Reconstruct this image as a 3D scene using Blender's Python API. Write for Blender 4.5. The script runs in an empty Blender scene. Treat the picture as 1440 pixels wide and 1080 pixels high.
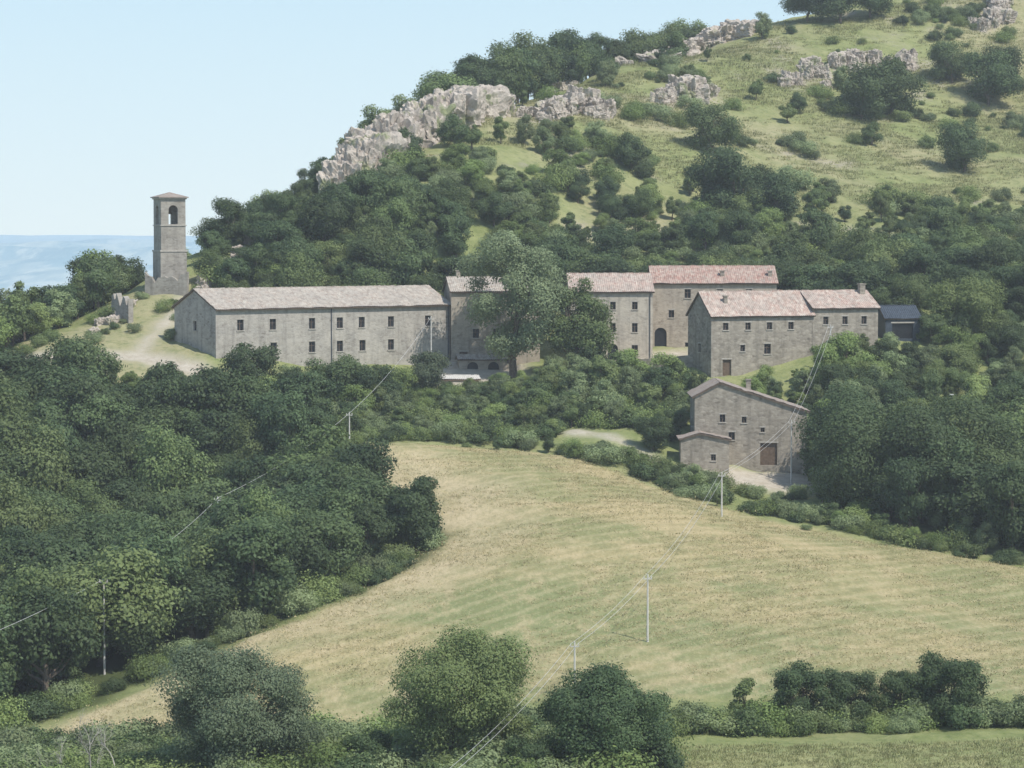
import bpy, math, numpy as np, bmesh
from mathutils import Vector, Matrix, noise as mnoise
rs=np.random.RandomState
sc=bpy.context.scene
LINK=sc.collection
def link(o,parent=None):
    LINK.objects.link(o)
    if parent: o.parent=parent
    return o
def empty(name,loc=(0,0,0),rz=0):
    e=bpy.data.objects.new(name,None);e.empty_display_size=.5;e.location=loc;e.rotation_euler=(0,0,rz);LINK.objects.link(e);return e

# ------------------------------------------------------------ materials
def newmat(name):
    m=bpy.data.materials.new(name);m.use_nodes=True;nt=m.node_tree;nt.nodes.clear()
    o=nt.nodes.new('ShaderNodeOutputMaterial');return m,nt,o
class N:
    def __init__(s,nt): s.nt=nt
    def n(s,t,**k):
        x=s.nt.nodes.new(t)
        for a,b in k.items(): setattr(x,a,b)
        return x
    def l(s,a,b): s.nt.links.new(a,b)
    def val(s,inp,v):
        if isinstance(v,(int,float,tuple)): inp.default_value=v
        else: s.l(v,inp)
    def noise(s,vec,scale,detail=4,rough=.55):
        x=s.n('ShaderNodeTexNoise');x.inputs['Scale'].default_value=scale;x.inputs['Detail'].default_value=detail;x.inputs['Roughness'].default_value=rough
        if vec is not None: s.l(vec,x.inputs['Vector'])
        return x.outputs['Fac']
    def mapr(s,f,a,b,c=0.,d=1.):
        x=s.n('ShaderNodeMapRange');x.inputs[1].default_value=a;x.inputs[2].default_value=b;x.inputs[3].default_value=c;x.inputs[4].default_value=d
        s.l(f,x.inputs[0]);return x.outputs[0]
    def mix(s,f,a,b,mode='MIX'):
        x=s.n('ShaderNodeMix',data_type='RGBA',blend_type=mode)
        s.val(x.inputs[0],f)
        for i,c in ((6,a),(7,b)):
            if isinstance(c,tuple): x.inputs[i].default_value=(c[0],c[1],c[2],1)
            else: s.l(c,x.inputs[i])
        return x.outputs[2]
    def math(s,op,a,b=0.):
        x=s.n('ShaderNodeMath',operation=op);s.val(x.inputs[0],a);s.val(x.inputs[1],b);return x.outputs[0]
    def scalev(s,v,sc_,rot=(0,0,0)):
        x=s.n('ShaderNodeMapping');x.inputs['Scale'].default_value=sc_;x.inputs['Rotation'].default_value=rot;s.l(v,x.inputs['Vector']);return x.outputs[0]
    def bump(s,h,st,dist):
        x=s.n('ShaderNodeBump');x.inputs['Strength'].default_value=st;x.inputs['Distance'].default_value=dist;s.l(h,x.inputs['Height']);return x.outputs[0]
    def attr(s,name):
        x=s.n('ShaderNodeAttribute');x.attribute_name=name;return x
    def bsdf(s,col,rough=.9,normal=None,out=None,spec=.2):
        p=s.n('ShaderNodeBsdfPrincipled');s.val(p.inputs['Base Color'],col if not isinstance(col,tuple) else (col[0],col[1],col[2],1))
        p.inputs['Roughness'].default_value=rough;p.inputs['Specular IOR Level'].default_value=spec
        if normal is not None: s.l(normal,p.inputs['Normal'])
        if out: s.l(p.outputs[0],out.inputs[0])
        return p.outputs[0]
def objco(q): return q.n('ShaderNodeTexCoord').outputs['Object']

def stone_mat(name,c1,c2,mortar,cell=(.5,.5,.24),stain=.35,mort=.55,mw=.06):
    m,nt,o=newmat(name);q=N(nt);v=objco(q)
    wob=q.n('ShaderNodeVectorMath',operation='ADD');nn=q.n('ShaderNodeTexNoise');nn.inputs['Scale'].default_value=2.;q.l(v,nn.inputs['Vector'])
    mm=q.n('ShaderNodeVectorMath',operation='SCALE');q.l(nn.outputs['Color'],mm.inputs[0]);mm.inputs['Scale'].default_value=.18
    q.l(v,wob.inputs[0]);q.l(mm.outputs[0],wob.inputs[1])
    sv=q.scalev(wob.outputs[0],tuple(1/c for c in cell))
    vo=q.n('ShaderNodeTexVoronoi');vo.inputs['Scale'].default_value=1;q.l(sv,vo.inputs['Vector'])
    ve=q.n('ShaderNodeTexVoronoi',feature='DISTANCE_TO_EDGE');ve.inputs['Scale'].default_value=1;q.l(sv,ve.inputs['Vector'])
    sep=q.n('ShaderNodeSeparateColor');q.l(vo.outputs['Color'],sep.inputs[0])
    col=q.mix(sep.outputs[0],c1,c2)
    col=q.mix(q.mapr(sep.outputs[1],.75,1,0,.5),col,(c1[0]*.45,c1[1]*.42,c1[2]*.4))
    e=q.mapr(ve.outputs['Distance'],0,mw*2.2,1,0)
    col=q.mix(q.math('MULTIPLY',e,mort),col,mortar)
    big=q.mapr(q.noise(v,.35,5),.38,.62)
    col=q.mix(q.math('MULTIPLY',big,stain),col,(c2[0]*1.22,c2[1]*1.2,c2[2]*1.16))
    mid=q.mapr(q.noise(v,1.1,5,.7),.5,.7)
    col=q.mix(q.math('MULTIPLY',mid,.4),col,(c1[0]*.7,c1[1]*.66,c1[2]*.62))
    st=q.scalev(v,(1.2,1.2,.15));drip=q.mapr(q.noise(st,1.,5),.5,.75)
    col=q.mix(q.math('MULTIPLY',drip,.5),col,(c1[0]*.5,c1[1]*.5,c1[2]*.5))
    q.bsdf(col,.95,q.bump(ve.outputs['Distance'],.6,.05),o);return m
def tile_mat(name,cs,lich=.4):
    m,nt,o=newmat(name);q=N(nt);v=objco(q)
    sv=q.scalev(v,(1/.27,1/.42,1/.6))
    vo=q.n('ShaderNodeTexVoronoi');vo.inputs['Scale'].default_value=1;vo.inputs['Randomness'].default_value=.55;q.l(sv,vo.inputs['Vector'])
    sep=q.n('ShaderNodeSeparateColor');q.l(vo.outputs['Color'],sep.inputs[0])
    r=q.n('ShaderNodeValToRGB');q.l(sep.outputs[0],r.inputs[0]);el=r.color_ramp.elements
    el[0].color=(*cs[0],1);el[1].color=(*cs[-1],1)
    for i,c in enumerate(cs[1:-1]):
        x=el.new((i+1)/(len(cs)-1));x.color=(*c,1)
    big=q.mapr(q.noise(v,.5,6,.65),.40,.60)
    col=q.mix(q.math('MULTIPLY',big,lich),r.outputs[0],(.37,.34,.30))
    dk=q.mapr(q.noise(v,1.3,5,.7),.48,.66)
    col=q.mix(q.math('MULTIPLY',dk,.55),col,(.18,.155,.135))
    q.bsdf(col,.92,q.bump(sep.outputs[1],.3,.03),o);return m
def plain_mat(name,c,rough=.8,var=.25,scale=3.,metal=0):
    m,nt,o=newmat(name);q=N(nt);v=objco(q)
    col=q.mix(q.mapr(q.noise(v,scale,5),.3,.7),tuple(x*(1-var) for x in c),tuple(min(1,x*(1+var)) for x in c))
    q.bsdf(col,rough,None,o);return m
def foliage_mat(name,dark,light,hue=(.12,.13,.03)):
    m,nt,o=newmat(name);q=N(nt)
    t=q.attr('tint').outputs['Fac'];oi=q.n('ShaderNodeObjectInfo').outputs['Random']
    col=q.mix(t,dark,light)
    col=q.mix(q.mapr(oi,.0,1,0,.6),col,hue)
    br=q.mapr(q.math('FRACT',q.math('MULTIPLY',oi,7.31)),0,1,.68,1.25)
    sc_=q.n('ShaderNodeVectorMath',operation='SCALE');q.l(col,sc_.inputs[0]);q.l(br,sc_.inputs['Scale'])
    col=sc_.outputs[0]
    p=q.bsdf(col,.6,None,None,.25)
    tr=q.n('ShaderNodeBsdfTranslucent');q.l(col,tr.inputs[0])
    mx=q.n('ShaderNodeMixShader');mx.inputs[0].default_value=.32;q.l(p,mx.inputs[1]);q.l(tr.outputs[0],mx.inputs[2]);q.l(mx.outputs[0],o.inputs[0]);return m

M_bark=plain_mat('bark',(.15,.12,.09),.95,.4,4)
F_dark=foliage_mat('foliage_dark',(.044,.080,.038),(.120,.180,.078),(.145,.19,.072))
F_mid=foliage_mat('foliage_mid',(.085,.13,.05),(.195,.265,.10),(.235,.275,.105))
F_light=foliage_mat('foliage_light',(.14,.19,.085),(.29,.36,.175),(.28,.33,.165))
F_pop=foliage_mat('foliage_poplar',(.16,.215,.105),(.38,.46,.25),(.32,.38,.20))
F_grey=foliage_mat('foliage_greygreen',(.095,.135,.08),(.21,.265,.155),(.20,.25,.13))
F_bright=foliage_mat('foliage_bright',(.12,.18,.055),(.25,.34,.11),(.29,.34,.13))
F_grass=foliage_mat('foliage_grass',(.17,.20,.075),(.36,.36,.165),(.40,.37,.20))
F_straw=foliage_mat('foliage_straw',(.36,.315,.16),(.58,.49,.29),(.46,.42,.22))
S_long=stone_mat('stone_plastered',(.29,.265,.235),(.42,.395,.355),(.44,.415,.37),(.55,.55,.25),.6,.5)
S_vill=stone_mat('stone_village',(.29,.25,.205),(.42,.37,.305),(.42,.38,.32),(.5,.5,.25),.45,.5)
S_pale=stone_mat('stone_pale',(.38,.34,.285),(.50,.46,.385),(.50,.46,.40),(.5,.5,.25),.6,.5)
S_rub=stone_mat('stone_rubble',(.22,.195,.16),(.42,.375,.31),(.31,.28,.235),(.6,.6,.32),.2,.75,.09)
S_tow=stone_mat('stone_tower',(.26,.24,.21),(.37,.345,.305),(.36,.335,.29),(.5,.5,.25),.4,.5)
T_long=tile_mat('roof_tiles_weathered',[(.36,.30,.25),(.45,.40,.345),(.53,.49,.42),(.40,.32,.265)],.6)
T_red=tile_mat('roof_tiles_red',[(.35,.20,.16),(.45,.29,.24),(.50,.40,.33),(.31,.18,.15)],.3)
T_pink=tile_mat('roof_tiles_pink',[(.40,.29,.24),(.50,.38,.32),(.57,.49,.42),(.38,.25,.21)],.5)
T_grey=tile_mat('roof_tiles_grey',[(.27,.22,.19),(.34,.28,.24),(.30,.24,.20)],.5)
M_glass=plain_mat('window_dark_glass',(.025,.027,.03),.3,.3)
M_sill=plain_mat('pale_stone_trim',(.42,.39,.34),.9,.15)
M_door=plain_mat('old_wood',(.14,.10,.07),.8,.3)
M_wood=plain_mat('roof_timber',(.17,.13,.10),.9,.3)
M_pole=plain_mat('pole_concrete',(.58,.56,.52),.8,.15)
M_wire=plain_mat('wire_aluminium',(.6,.6,.59),.5,.05)
M_shed=plain_mat('dark_metal_roof',(.06,.075,.095),.5,.3)
M_white=plain_mat('white_paint',(.7,.7,.68),.7,.1)
M_bronze=plain_mat('bell_bronze',(.12,.09,.05),.4,.2)

# ------------------------------------------------------------ terrain
CP=[(-40,150,-41),(0,150,-42),(40,150,-41),(-40,205,-43),(0,205,-41.5),(25,205,-40.8),(45,205,-40.6),
(-43,232,-44.7),(-13.6,238,-42.8),(0,238,-41.5),(17.4,238,-41.2),(45,240,-41),(27,226,-42),
(0,265,-37.8),(0,290,-34),(0,320,-30.2),(-10,345,-27.6),(-18,340,-27.8),(40,265,-39),(50,285,-38.6),(56,300,-37.5),
(31.7,320,-35),(30,290,-36),(15,338,-31),(29.6,352,-31),(70,320,-37),(70,350,-32),(60,380,-22),(58,392,-16.5),
(-8.2,300,-34.4),(-19,272,-38.2),(-26.6,262,-39.6),(-34,250,-41.7),(-35,320,-38.7),(-51,315,-38),(-47,350,-29),(-63,335,-31),
(-50,270,-44),(-27.5,330,-35),(-38.5,352,-28),(-25.6,365,-25),(-40,374,-18.5),(-25,382,-20),(-10,390,-20.5),(0,390,-21),
(15,394,-19.5),(28,400,-18.5),(27,377,-20.8),(40,380,-19.5),(52,385,-17.5),(0,352,-27.8),(0,370,-24),(12,356,-26.9),(30,365,-27),
(-51,378,-17.7),(-61,378,-17.7),(-51.6,410,-8.7),(-50,395,-13),(-75,395,-18),(-72,420,-17),(-90,380,-24),(-90,330,-36),
(-30,400,-16),(-5,412,-15),(20,418,-14),(45,412,-14),(65,412,-12),(-47,430,-3),(-36,440,0),(-28,450,5.9),(-15,480,16),(-2.7,510,22),
(22,560,32.8),(52,610,43.7),(80,640,52.5),(124,660,65),(-24,425,-1),(0,450,4),(22.5,480,8.75),(62.5,500,9),(84.6,560,24.8),
(62,450,-4),(100,480,0),(100,530,14),(40,540,25),(120,600,38),(-60,470,-20),(-50,520,-10),(-30,560,0),(0,580,12),(20,620,20),(60,680,28),
(110,720,45),(-90,450,-35),(-100,550,-60),(-40,640,-30),(50,750,0),(150,750,30),(0,750,-30),(130,400,-15),(130,330,-35),(130,250,-42),(-100,250,-50),(-100,180,-48)]
C=np.array(CP,float)
def U(r2): return np.where(r2>0,0.5*r2*np.log(np.maximum(r2,1e-9)),0)
S=100.;P=C[:,:2]/S;n=len(P)
K=U(((P[:,None]-P[None])**2).sum(-1))+np.eye(n)*2e-4
A=np.zeros((n+3,n+3));A[:n,:n]=K;A[:n,n]=1;A[:n,n+1:]=P;A[n,:n]=1;A[n+1:,:n]=P.T
w=np.linalg.solve(A,np.r_[C[:,2],0,0,0])
def tps(x,y):
    x=np.asarray(x,float)/S;y=np.asarray(y,float)/S
    sh=x.shape;x=x.ravel();y=y.ravel();o=np.empty_like(x)
    for i in range(0,len(x),20000):
        a=x[i:i+20000];b=y[i:i+20000]
        r2=(a[:,None]-P[:,0])**2+(b[:,None]-P[:,1])**2
        o[i:i+20000]=U(r2)@w[:n]+w[n]+w[n+1]*a+w[n+2]*b
    return o.reshape(sh)
LAT=rs(5).rand(512,512)
def vn(x,y):
    xi=np.floor(x).astype(int);yi=np.floor(y).astype(int);fx=x-xi;fy=y-yi
    fx=fx*fx*(3-2*fx);fy=fy*fy*(3-2*fy)
    g=lambda a,b:LAT[a%512,b%512]
    return (g(xi,yi)*(1-fx)+g(xi+1,yi)*fx)*(1-fy)+(g(xi,yi+1)*(1-fx)+g(xi+1,yi+1)*fx)*fy
def fbm(x,y,s,o=4):
    t=0;a=1;T=0
    for i in range(o):
        t=t+a*vn(x/s+17*i,y/s+31*i);T+=a;a*=.5;s/=2.1
    return t/T-.5
def inpoly(x,y,poly):
    ins=np.zeros(x.shape,bool);m=len(poly)
    for i in range(m):
        x1,y1=poly[i];x2,y2=poly[(i+1)%m]
        if y1==y2: continue
        c=((y1>y)!=(y2>y))&(x<(x2-x1)*(y-y1)/(y2-y1)+x1);ins^=c
    return ins
def dline(x,y,pts):
    d=np.full(x.shape,1e9)
    for (x1,y1),(x2,y2) in zip(pts[:-1],pts[1:]):
        dx,dy=x2-x1,y2-y1;t=np.clip(((x-x1)*dx+(y-y1)*dy)/(dx*dx+dy*dy),0,1)
        d=np.minimum(d,np.hypot(x-x1-t*dx,y-y1-t*dy))
    return d
FIELD=[(-48,226),(-34,247),(-26.6,260),(-19,271),(-11,287),(-8.4,300),(-10.5,315),(-16.5,328),(-20,338),(-18,347),(-5,348.5),(5,347),(14,340),(17,335),(31.7,321),(45,310),(58,300),(90,280),(90,240),(17,238),(0,238),(-13,235),(-22,230),(-48,218)]
FIELD2=[(11,218),(90,219),(90,150),(5,150)]
ROAD=[(-70,379),(-60,377.5),(-52,377),(-47.5,374),(-42,371)]
TRACK=[(-52,377),(-51,386),(-49,396),(-49,405)]
PATH2=[(8,357),(12,356),(17,351),(19,346)]
YARD=[(21,344),(38,342),(41,350),(38,352),(22,350)]
COURT=[(12,390),(28,386),(26,404),(12,397)]
COURT2=[(-13,381),(2,384),(2,397),(-10,397)]
ROCKS=[('l',[(-29,450),(-25,457),(-21.5,466),(-17.5,475),(-12.8,486),(-7.8,496),(-4,502)]),('l',[(2.6,498),(7.9,504),(12.6,508),(17.4,512)]),
('l',[(28,528),(33.6,537),(39,545)]),('l',[(28,576),(37,596),(45,602),(51,600)]),('l',[(55,558),(63.5,566),(70,573),(78,578),(87,582)]),('l',[(104,606),(110,622)])]
inx=np.arange(-110,150.01,.9);iny=np.arange(176,720.01,.95)
def gr(start,sgn,lim,s=1.2,f=1.065):
    o=[];x=start
    while abs(x-start)<lim: x+=sgn*s;s*=f;o.append(x)
    return o
xs=np.r_[gr(inx[0],-1,45000,f=1.05)[::-1],inx,gr(inx[-1],1,45000)]
ys=np.r_[gr(iny[0],-1,3000,f=1.13)[::-1],iny,gr(iny[-1],1,70000,f=1.04)]
X,Y=np.meshgrid(xs,ys)
Xc=np.clip(X,-110,150);Yc=np.clip(Y,150,740)
R=np.hypot(X-Xc,Y-Yc)
wv=np.clip(R/500,0,1);wv=wv*wv*(3-2*wv)
Z=tps(Xc,Yc)
nx_=X+fbm(X,Y,6)*4;ny_=Y+fbm(X+90,Y+40,6)*4
field=(inpoly(nx_,ny_,FIELD)|inpoly(X+fbm(X,Y,5)*2,Y+fbm(X+9,Y,5)*2,FIELD2)).astype(float)
dirt=np.zeros_like(X)
jit=fbm(X+300,Y,4)*2.5
for L_,wd_ in ((ROAD,2.4),(TRACK,1.5),(PATH2,1.6)): dirt=np.maximum(dirt,np.clip((wd_-dline(X,Y,L_)+jit)/.8,0,1))
for p_ in (YARD,COURT,COURT2): dirt=np.maximum(dirt,inpoly(nx_,ny_,p_)*1.)
rock=np.zeros_like(X)
for _,L_ in ROCKS: rock=np.maximum(rock,np.clip((3.6-dline(X,Y,L_)+fbm(X,Y,5)*9)/2.5,0,1))
rock=np.maximum(rock,np.clip((fbm(X+700,Y+20,9,5)-.13)*9,0,1)*(Y>440)*.8)
dry=inpoly(nx_,ny_,[(-72,370),(-41,366),(-42,384),(-44,412),(-58,414),(-60,396),(-72,390)])*1.
dry=np.maximum(dry,np.clip((fbm(X+220,Y+620,30,5)+.02)*5,0,1)*(Y>440))
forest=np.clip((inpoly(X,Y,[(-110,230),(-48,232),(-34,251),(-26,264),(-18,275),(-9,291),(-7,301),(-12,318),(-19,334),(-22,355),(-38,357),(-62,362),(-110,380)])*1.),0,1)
# pale margin mown along the forest side and crown of the hay field
margin=np.clip(1-dline(nx_,ny_,[(-46,229),(-34,246),(-24,262),(-15,275),(-7,289),(-3,303),(-6,320),(-14,336)])/9.,0,1)
flat=np.maximum(field,dirt)
for _ in range(2):
    for a in (field,dirt,rock,forest,dry):
        a[1:-1,1:-1]=(a[1:-1,1:-1]*2+a[:-2,1:-1]+a[2:,1:-1]+a[1:-1,:-2]+a[1:-1,2:])/6
Z=Z+fbm(X,Y,14,5)*2.2*(1-.75*flat)*(Y>236)+fbm(X+50,Y,2.2,3)*.5*(1-.9*flat)
hillamp=np.clip((R-2500)/7000,0,1)
ridge=(1-2.2*np.abs(fbm(X,Y,4200,6)))
Z=Z*(1-wv)+wv*(-240+hillamp*(np.clip(ridge,0,1)**3*170+fbm(X,Y,1500,5)*130)*np.clip(1.2-R/50000,.35,1))
NX,NY=len(xs),len(ys)
def hz(x,y):
    x=np.asarray(x,float);y=np.asarray(y,float)
    i=np.clip(np.searchsorted(xs,x)-1,0,NX-2);j=np.clip(np.searchsorted(ys,y)-1,0,NY-2)
    fx=(x-xs[i])/(xs[i+1]-xs[i]);fy=(y-ys[j])/(ys[j+1]-ys[j])
    return (Z[j,i]*(1-fx)+Z[j,i+1]*fx)*(1-fy)+(Z[j+1,i]*(1-fx)+Z[j+1,i+1]*fx)*fy
def fastmesh(name,V,F,mats=(),midx=None,smooth=False,attrs=None):
    me=bpy.data.meshes.new(name);V=np.asarray(V,np.float32);F=np.asarray(F,np.int32);k=F.shape[1]
    me.vertices.add(len(V));me.vertices.foreach_set('co',V.ravel())
    me.loops.add(F.size);me.loops.foreach_set('vertex_index',F.ravel())
    me.polygons.add(len(F));me.polygons.foreach_set('loop_start',np.arange(0,F.size,k,dtype=np.int32))
    try: me.polygons.foreach_set('loop_total',np.full(len(F),k,np.int32))
    except Exception: pass
    for m in mats: me.materials.append(m)
    if midx is not None: me.polygons.foreach_set('material_index',np.asarray(midx,np.int32))
    me.polygons.foreach_set('use_smooth',np.full(len(F),smooth))
    me.update(calc_edges=True)
    for nm,a in (attrs or {}).items():
        at=me.attributes.new(nm,'FLOAT','POINT');at.data.foreach_set('value',np.asarray(a,np.float32).ravel())
    me.validate();return me
J,I=np.meshgrid(np.arange(NY-1),np.arange(NX-1),indexing='ij')
b=(J*NX+I).ravel()
Fq=np.stack([b,b+1,b+NX+1,b+NX],1)
# ground material
m,nt,o=newmat('ground_mat');q=N(nt)
pos=q.n('ShaderNodeNewGeometry').outputs['Position']
f=q.attr('field').outputs['Fac'];dr=q.attr('dirt').outputs['Fac'];rk=q.attr('rock').outputs['Fac'];fo=q.attr('forest').outputs['Fac'];dy=q.attr('dry').outputs['Fac'];mg=q.attr('margin').outputs['Fac']
n1=q.noise(pos,.045,5,.6);n2=q.noise(pos,.30,6,.65);n3=q.noise(pos,2.2,4,.7);n0=q.noise(pos,.9,5,.7)
mead=q.mix(q.mapr(n2,.38,.62),(.165,.205,.07),(.265,.295,.12))
mead=q.mix(q.mapr(n1,.46,.66,0,.6),mead,(.34,.33,.17))
mead=q.mix(q.math('MULTIPLY',dy,q.mapr(n2,.30,.60,.35,1.)),mead,(.36,.33,.19))
mead=q.mix(q.mapr(n0,.50,.66,0,.65),mead,(.11,.155,.055))
mead=q.mix(q.mapr(n3,.35,.75,.0,.35),mead,(.38,.36,.21))
fl=q.scalev(pos,(.55,.8,1.),(0,0,.25));s1=q.noise(fl,.07,7,.66)
s3=q.noise(q.scalev(pos,(1.,.32,1)),2.2,6,.85);s4=q.noise(q.scalev(pos,(1.,.45,1.),(0,0,-.2)),.26,8,.78)
wv1=q.n('ShaderNodeTexWave');wv1.inputs['Scale'].default_value=.16;wv1.inputs['Distortion'].default_value=5.;wv1.inputs['Detail'].default_value=3;wv1.inputs['Detail Scale'].default_value=.25
q.l(q.scalev(pos,(.55,1.,0.),(0,0,.55)),wv1.inputs['Vector'])
fc=q.mix(q.mapr(s1,.44,.57),(.45,.37,.20),(.27,.275,.125))
sepp=q.n('ShaderNodeSeparateXYZ');q.l(pos,sepp.inputs[0])
low=q.math('MULTIPLY',q.mapr(sepp.outputs[1],305,250,0,1),q.mapr(sepp.outputs[0],-24,-8,0,1))
fc=q.mix(q.math('MULTIPLY',low,q.mapr(s1,.38,.54,.2,.95)),fc,(.18,.235,.10))
fc=q.mix(q.mapr(s4,.50,.62,0,.65),fc,(.49,.40,.235))
fc=q.mix(q.mapr(s4,.48,.36,0,.7),fc,(.205,.22,.095))
fc=q.mix(q.mapr(wv1.outputs['Fac'],.55,1,0,.30),fc,(.52,.44,.27))
fc=q.mix(q.mapr(wv1.outputs['Fac'],.35,0,0,.25),fc,(.23,.225,.11))
fc=q.mix(q.math('MULTIPLY',mg,q.mapr(s4,.35,.6,.35,1.)),fc,(.56,.47,.30))
fc=q.mix(q.mapr(s3,.48,.62,0,.5),fc,(.25,.225,.12))
fc=q.mix(q.mapr(s3,.50,.38,0,.35),fc,(.53,.45,.28))
fc=q.mix(q.mapr(sepp.outputs[1],236,222,0,.75),fc,q.mix(q.mapr(s4,.4,.6),(.25,.29,.12),(.37,.38,.18)))
col=q.mix(f,mead,fc)
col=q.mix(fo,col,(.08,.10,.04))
col=q.mix(q.math('MULTIPLY',rk,q.mapr(n0,.4,.55)),col,(.42,.365,.30))
col=q.mix(dr,col,q.mix(q.mapr(n0,.35,.65),(.42,.37,.29),(.54,.49,.41)))
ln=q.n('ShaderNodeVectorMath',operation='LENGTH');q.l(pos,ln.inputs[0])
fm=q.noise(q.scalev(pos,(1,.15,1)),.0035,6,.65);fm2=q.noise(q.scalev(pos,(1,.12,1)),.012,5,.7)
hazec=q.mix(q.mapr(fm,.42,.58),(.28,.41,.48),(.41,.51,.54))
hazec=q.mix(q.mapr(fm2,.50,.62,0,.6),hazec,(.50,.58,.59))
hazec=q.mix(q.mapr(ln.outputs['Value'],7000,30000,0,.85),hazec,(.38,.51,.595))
col=q.mix(q.mapr(ln.outputs['Value'],900,3000),col,hazec)  # aerial haze painted into the base colour of the far land, by distance
bh=q.math('ADD',q.math('MULTIPLY',n3,.35),n0)
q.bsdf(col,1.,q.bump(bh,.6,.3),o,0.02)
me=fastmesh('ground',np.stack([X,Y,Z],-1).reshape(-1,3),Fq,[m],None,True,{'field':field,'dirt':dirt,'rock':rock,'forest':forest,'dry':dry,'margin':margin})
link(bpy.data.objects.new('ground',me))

# ------------------------------------------------------------ trees
def tubes(segs,sides=6):
    V=[];F=[]
    for path,radii in segs:
        base=len(V);k=len(path)
        for i,(p,r) in enumerate(zip(path,radii)):
            d=(path[min(i+1,k-1)]-path[max(i-1,0)]);d=d/np.linalg.norm(d)
            a=np.cross(d,[.3,.9,.2]);a/=np.linalg.norm(a);c=np.cross(d,a)
            for s in range(sides):
                t=2*math.pi*s/sides;V.append(p+r*(math.cos(t)*a+math.sin(t)*c))
        for i in range(k-1):
            for s in range(sides):
                s2=(s+1)%sides;F.append([base+i*sides+s,base+i*sides+s2,base+(i+1)*sides+s2,base+(i+1)*sides+s])
    return V,F
def tree_mesh(name,h,r,base,ncl,nleaf,leaf,seed,mat,tr=.25,cr=(.28,.46),flat=1.,cone=0.,trunk=True):
    g=rs(seed);cz=(h+base)/2;c=(h-base)/2
    d=g.normal(size=(ncl,3));d/=np.linalg.norm(d,axis=1)[:,None]
    fr=g.uniform(.25,.85,ncl)**.6
    P_=d*fr[:,None]*np.array([r,r,c]);
    P_[:,2]+=cz
    tz=(P_[:,2]-base)/(h-base)
    P_[:,:2]*=(1-cone*tz)[:,None]
    P_[:,0]+=g.normal(0,.12)*r*tz;P_[:,1]+=g.normal(0,.1)*r*tz
    R_=r*g.uniform(cr[0],cr[1],ncl)*(1-.45*cone*tz)
    cnt=(R_**2/np.sum(R_**2)*nleaf).astype(int)
    cid=np.repeat(np.arange(ncl),cnt);m_=len(cid)
    dd=g.normal(size=(m_,3));dd[:,2]+=.25;dd/=np.linalg.norm(dd,axis=1)[:,None]
    rad=np.clip(g.normal(.85,.22,m_),.2,1.5)
    sq=np.array([1,1,.75*flat])
    p=P_[cid]+dd*(R_[cid]*rad)[:,None]*sq
    if not trunk: p[:,2]=np.maximum(p[:,2],-.3+g.rand(m_)*.3)
    cen=np.array([0,0,cz]);gd=p-cen;gd/=np.linalg.norm(gd,axis=1)[:,None]+1e-6
    nn=dd*.9+gd*.4+g.normal(size=(m_,3))*.5+np.array([0,0,.35]);nn/=np.linalg.norm(nn,axis=1)[:,None]
    rv=g.normal(size=(m_,3));t1=np.cross(nn,rv);t1/=np.linalg.norm(t1,axis=1)[:,None];t2=np.cross(nn,t1)
    s=leaf*g.uniform(.6,1.3,m_)[:,None]
    V=np.stack([p-t1*s,p-t2*s*.62,p+t1*s,p+t2*s*.62],1).reshape(-1,3)
    F=np.arange(m_*4).reshape(-1,4)
    ct=g.uniform(0,1,ncl)
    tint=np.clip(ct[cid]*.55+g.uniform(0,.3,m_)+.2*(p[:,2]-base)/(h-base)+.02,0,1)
    tint=np.repeat(tint,4)
    mi=np.zeros(m_,int)
    if trunk:
        segs=[];top=base+(h-base)*.7
        bend=g.normal(0,.04*r,(5,2));zz=np.linspace(-.8,top,5)
        path=[np.array([bend[i,0]*i,bend[i,1]*i,zz[i]]) for i in range(5)]
        segs.append((path,list(tr*np.linspace(1.25,.25,5))))
        for k in g.choice(ncl,min(ncl,9),False):
            e=P_[k];zs=base*.8+(e[2]-base)*.35;zs=min(max(zs,base*.5),top*.9)
            i=(zs+.8)/(top+.8)*4;i0=int(i);st=path[i0]*(1-(i-i0))+path[min(i0+1,4)]*(i-i0)
            mid=(st+e)/2+np.array([0,0,-.08*r]);segs.append(([st,mid,e],[tr*.45,tr*.28,tr*.1]))
        TV,TF=tubes(segs)
        TV=np.array(TV);TF=np.array(TF)+len(V)
        V=np.r_[V,TV];F=np.r_[F,TF];tint=np.r_[tint,np.zeros(len(TV))];mi=np.r_[mi,np.ones(len(TF),int)]
    return fastmesh(name,V,F,[mat,M_bark],mi,False,{'tint':tint})
SRC={}
def src(key,meshes):
    c=bpy.data.collections.new('sources_'+key)
    for i,m_ in enumerate(meshes):
        c.objects.link(bpy.data.objects.new('%s_%02d'%(key,i),m_))
    SRC[key]=(c,len(meshes))
src('broadleaf',[tree_mesh('bl%d'%i,8+.6*(i%2),3.4+.5*(i%3-1),1.0,22+4*i,12000,.16,10+i,[F_dark,F_dark,F_mid,F_dark,F_dark,F_mid][i%6]) for i in range(6)])
src('mixed',[tree_mesh('mx%d'%i,7,[2.3,3.0,3.4,2.7,2.0][i],.8,22,9000,.16,30+i,[F_mid,F_dark,F_bright,F_light,F_mid][i%5],.18) for i in range(5)])
src('shrub',[tree_mesh('sh%d'%i,2.4,1.7+.3*i,0.,14,3800,.12,50+i,[F_mid,F_dark,F_light,F_bright][i],trunk=False,cr=(.35,.55)) for i in range(4)])
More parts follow.
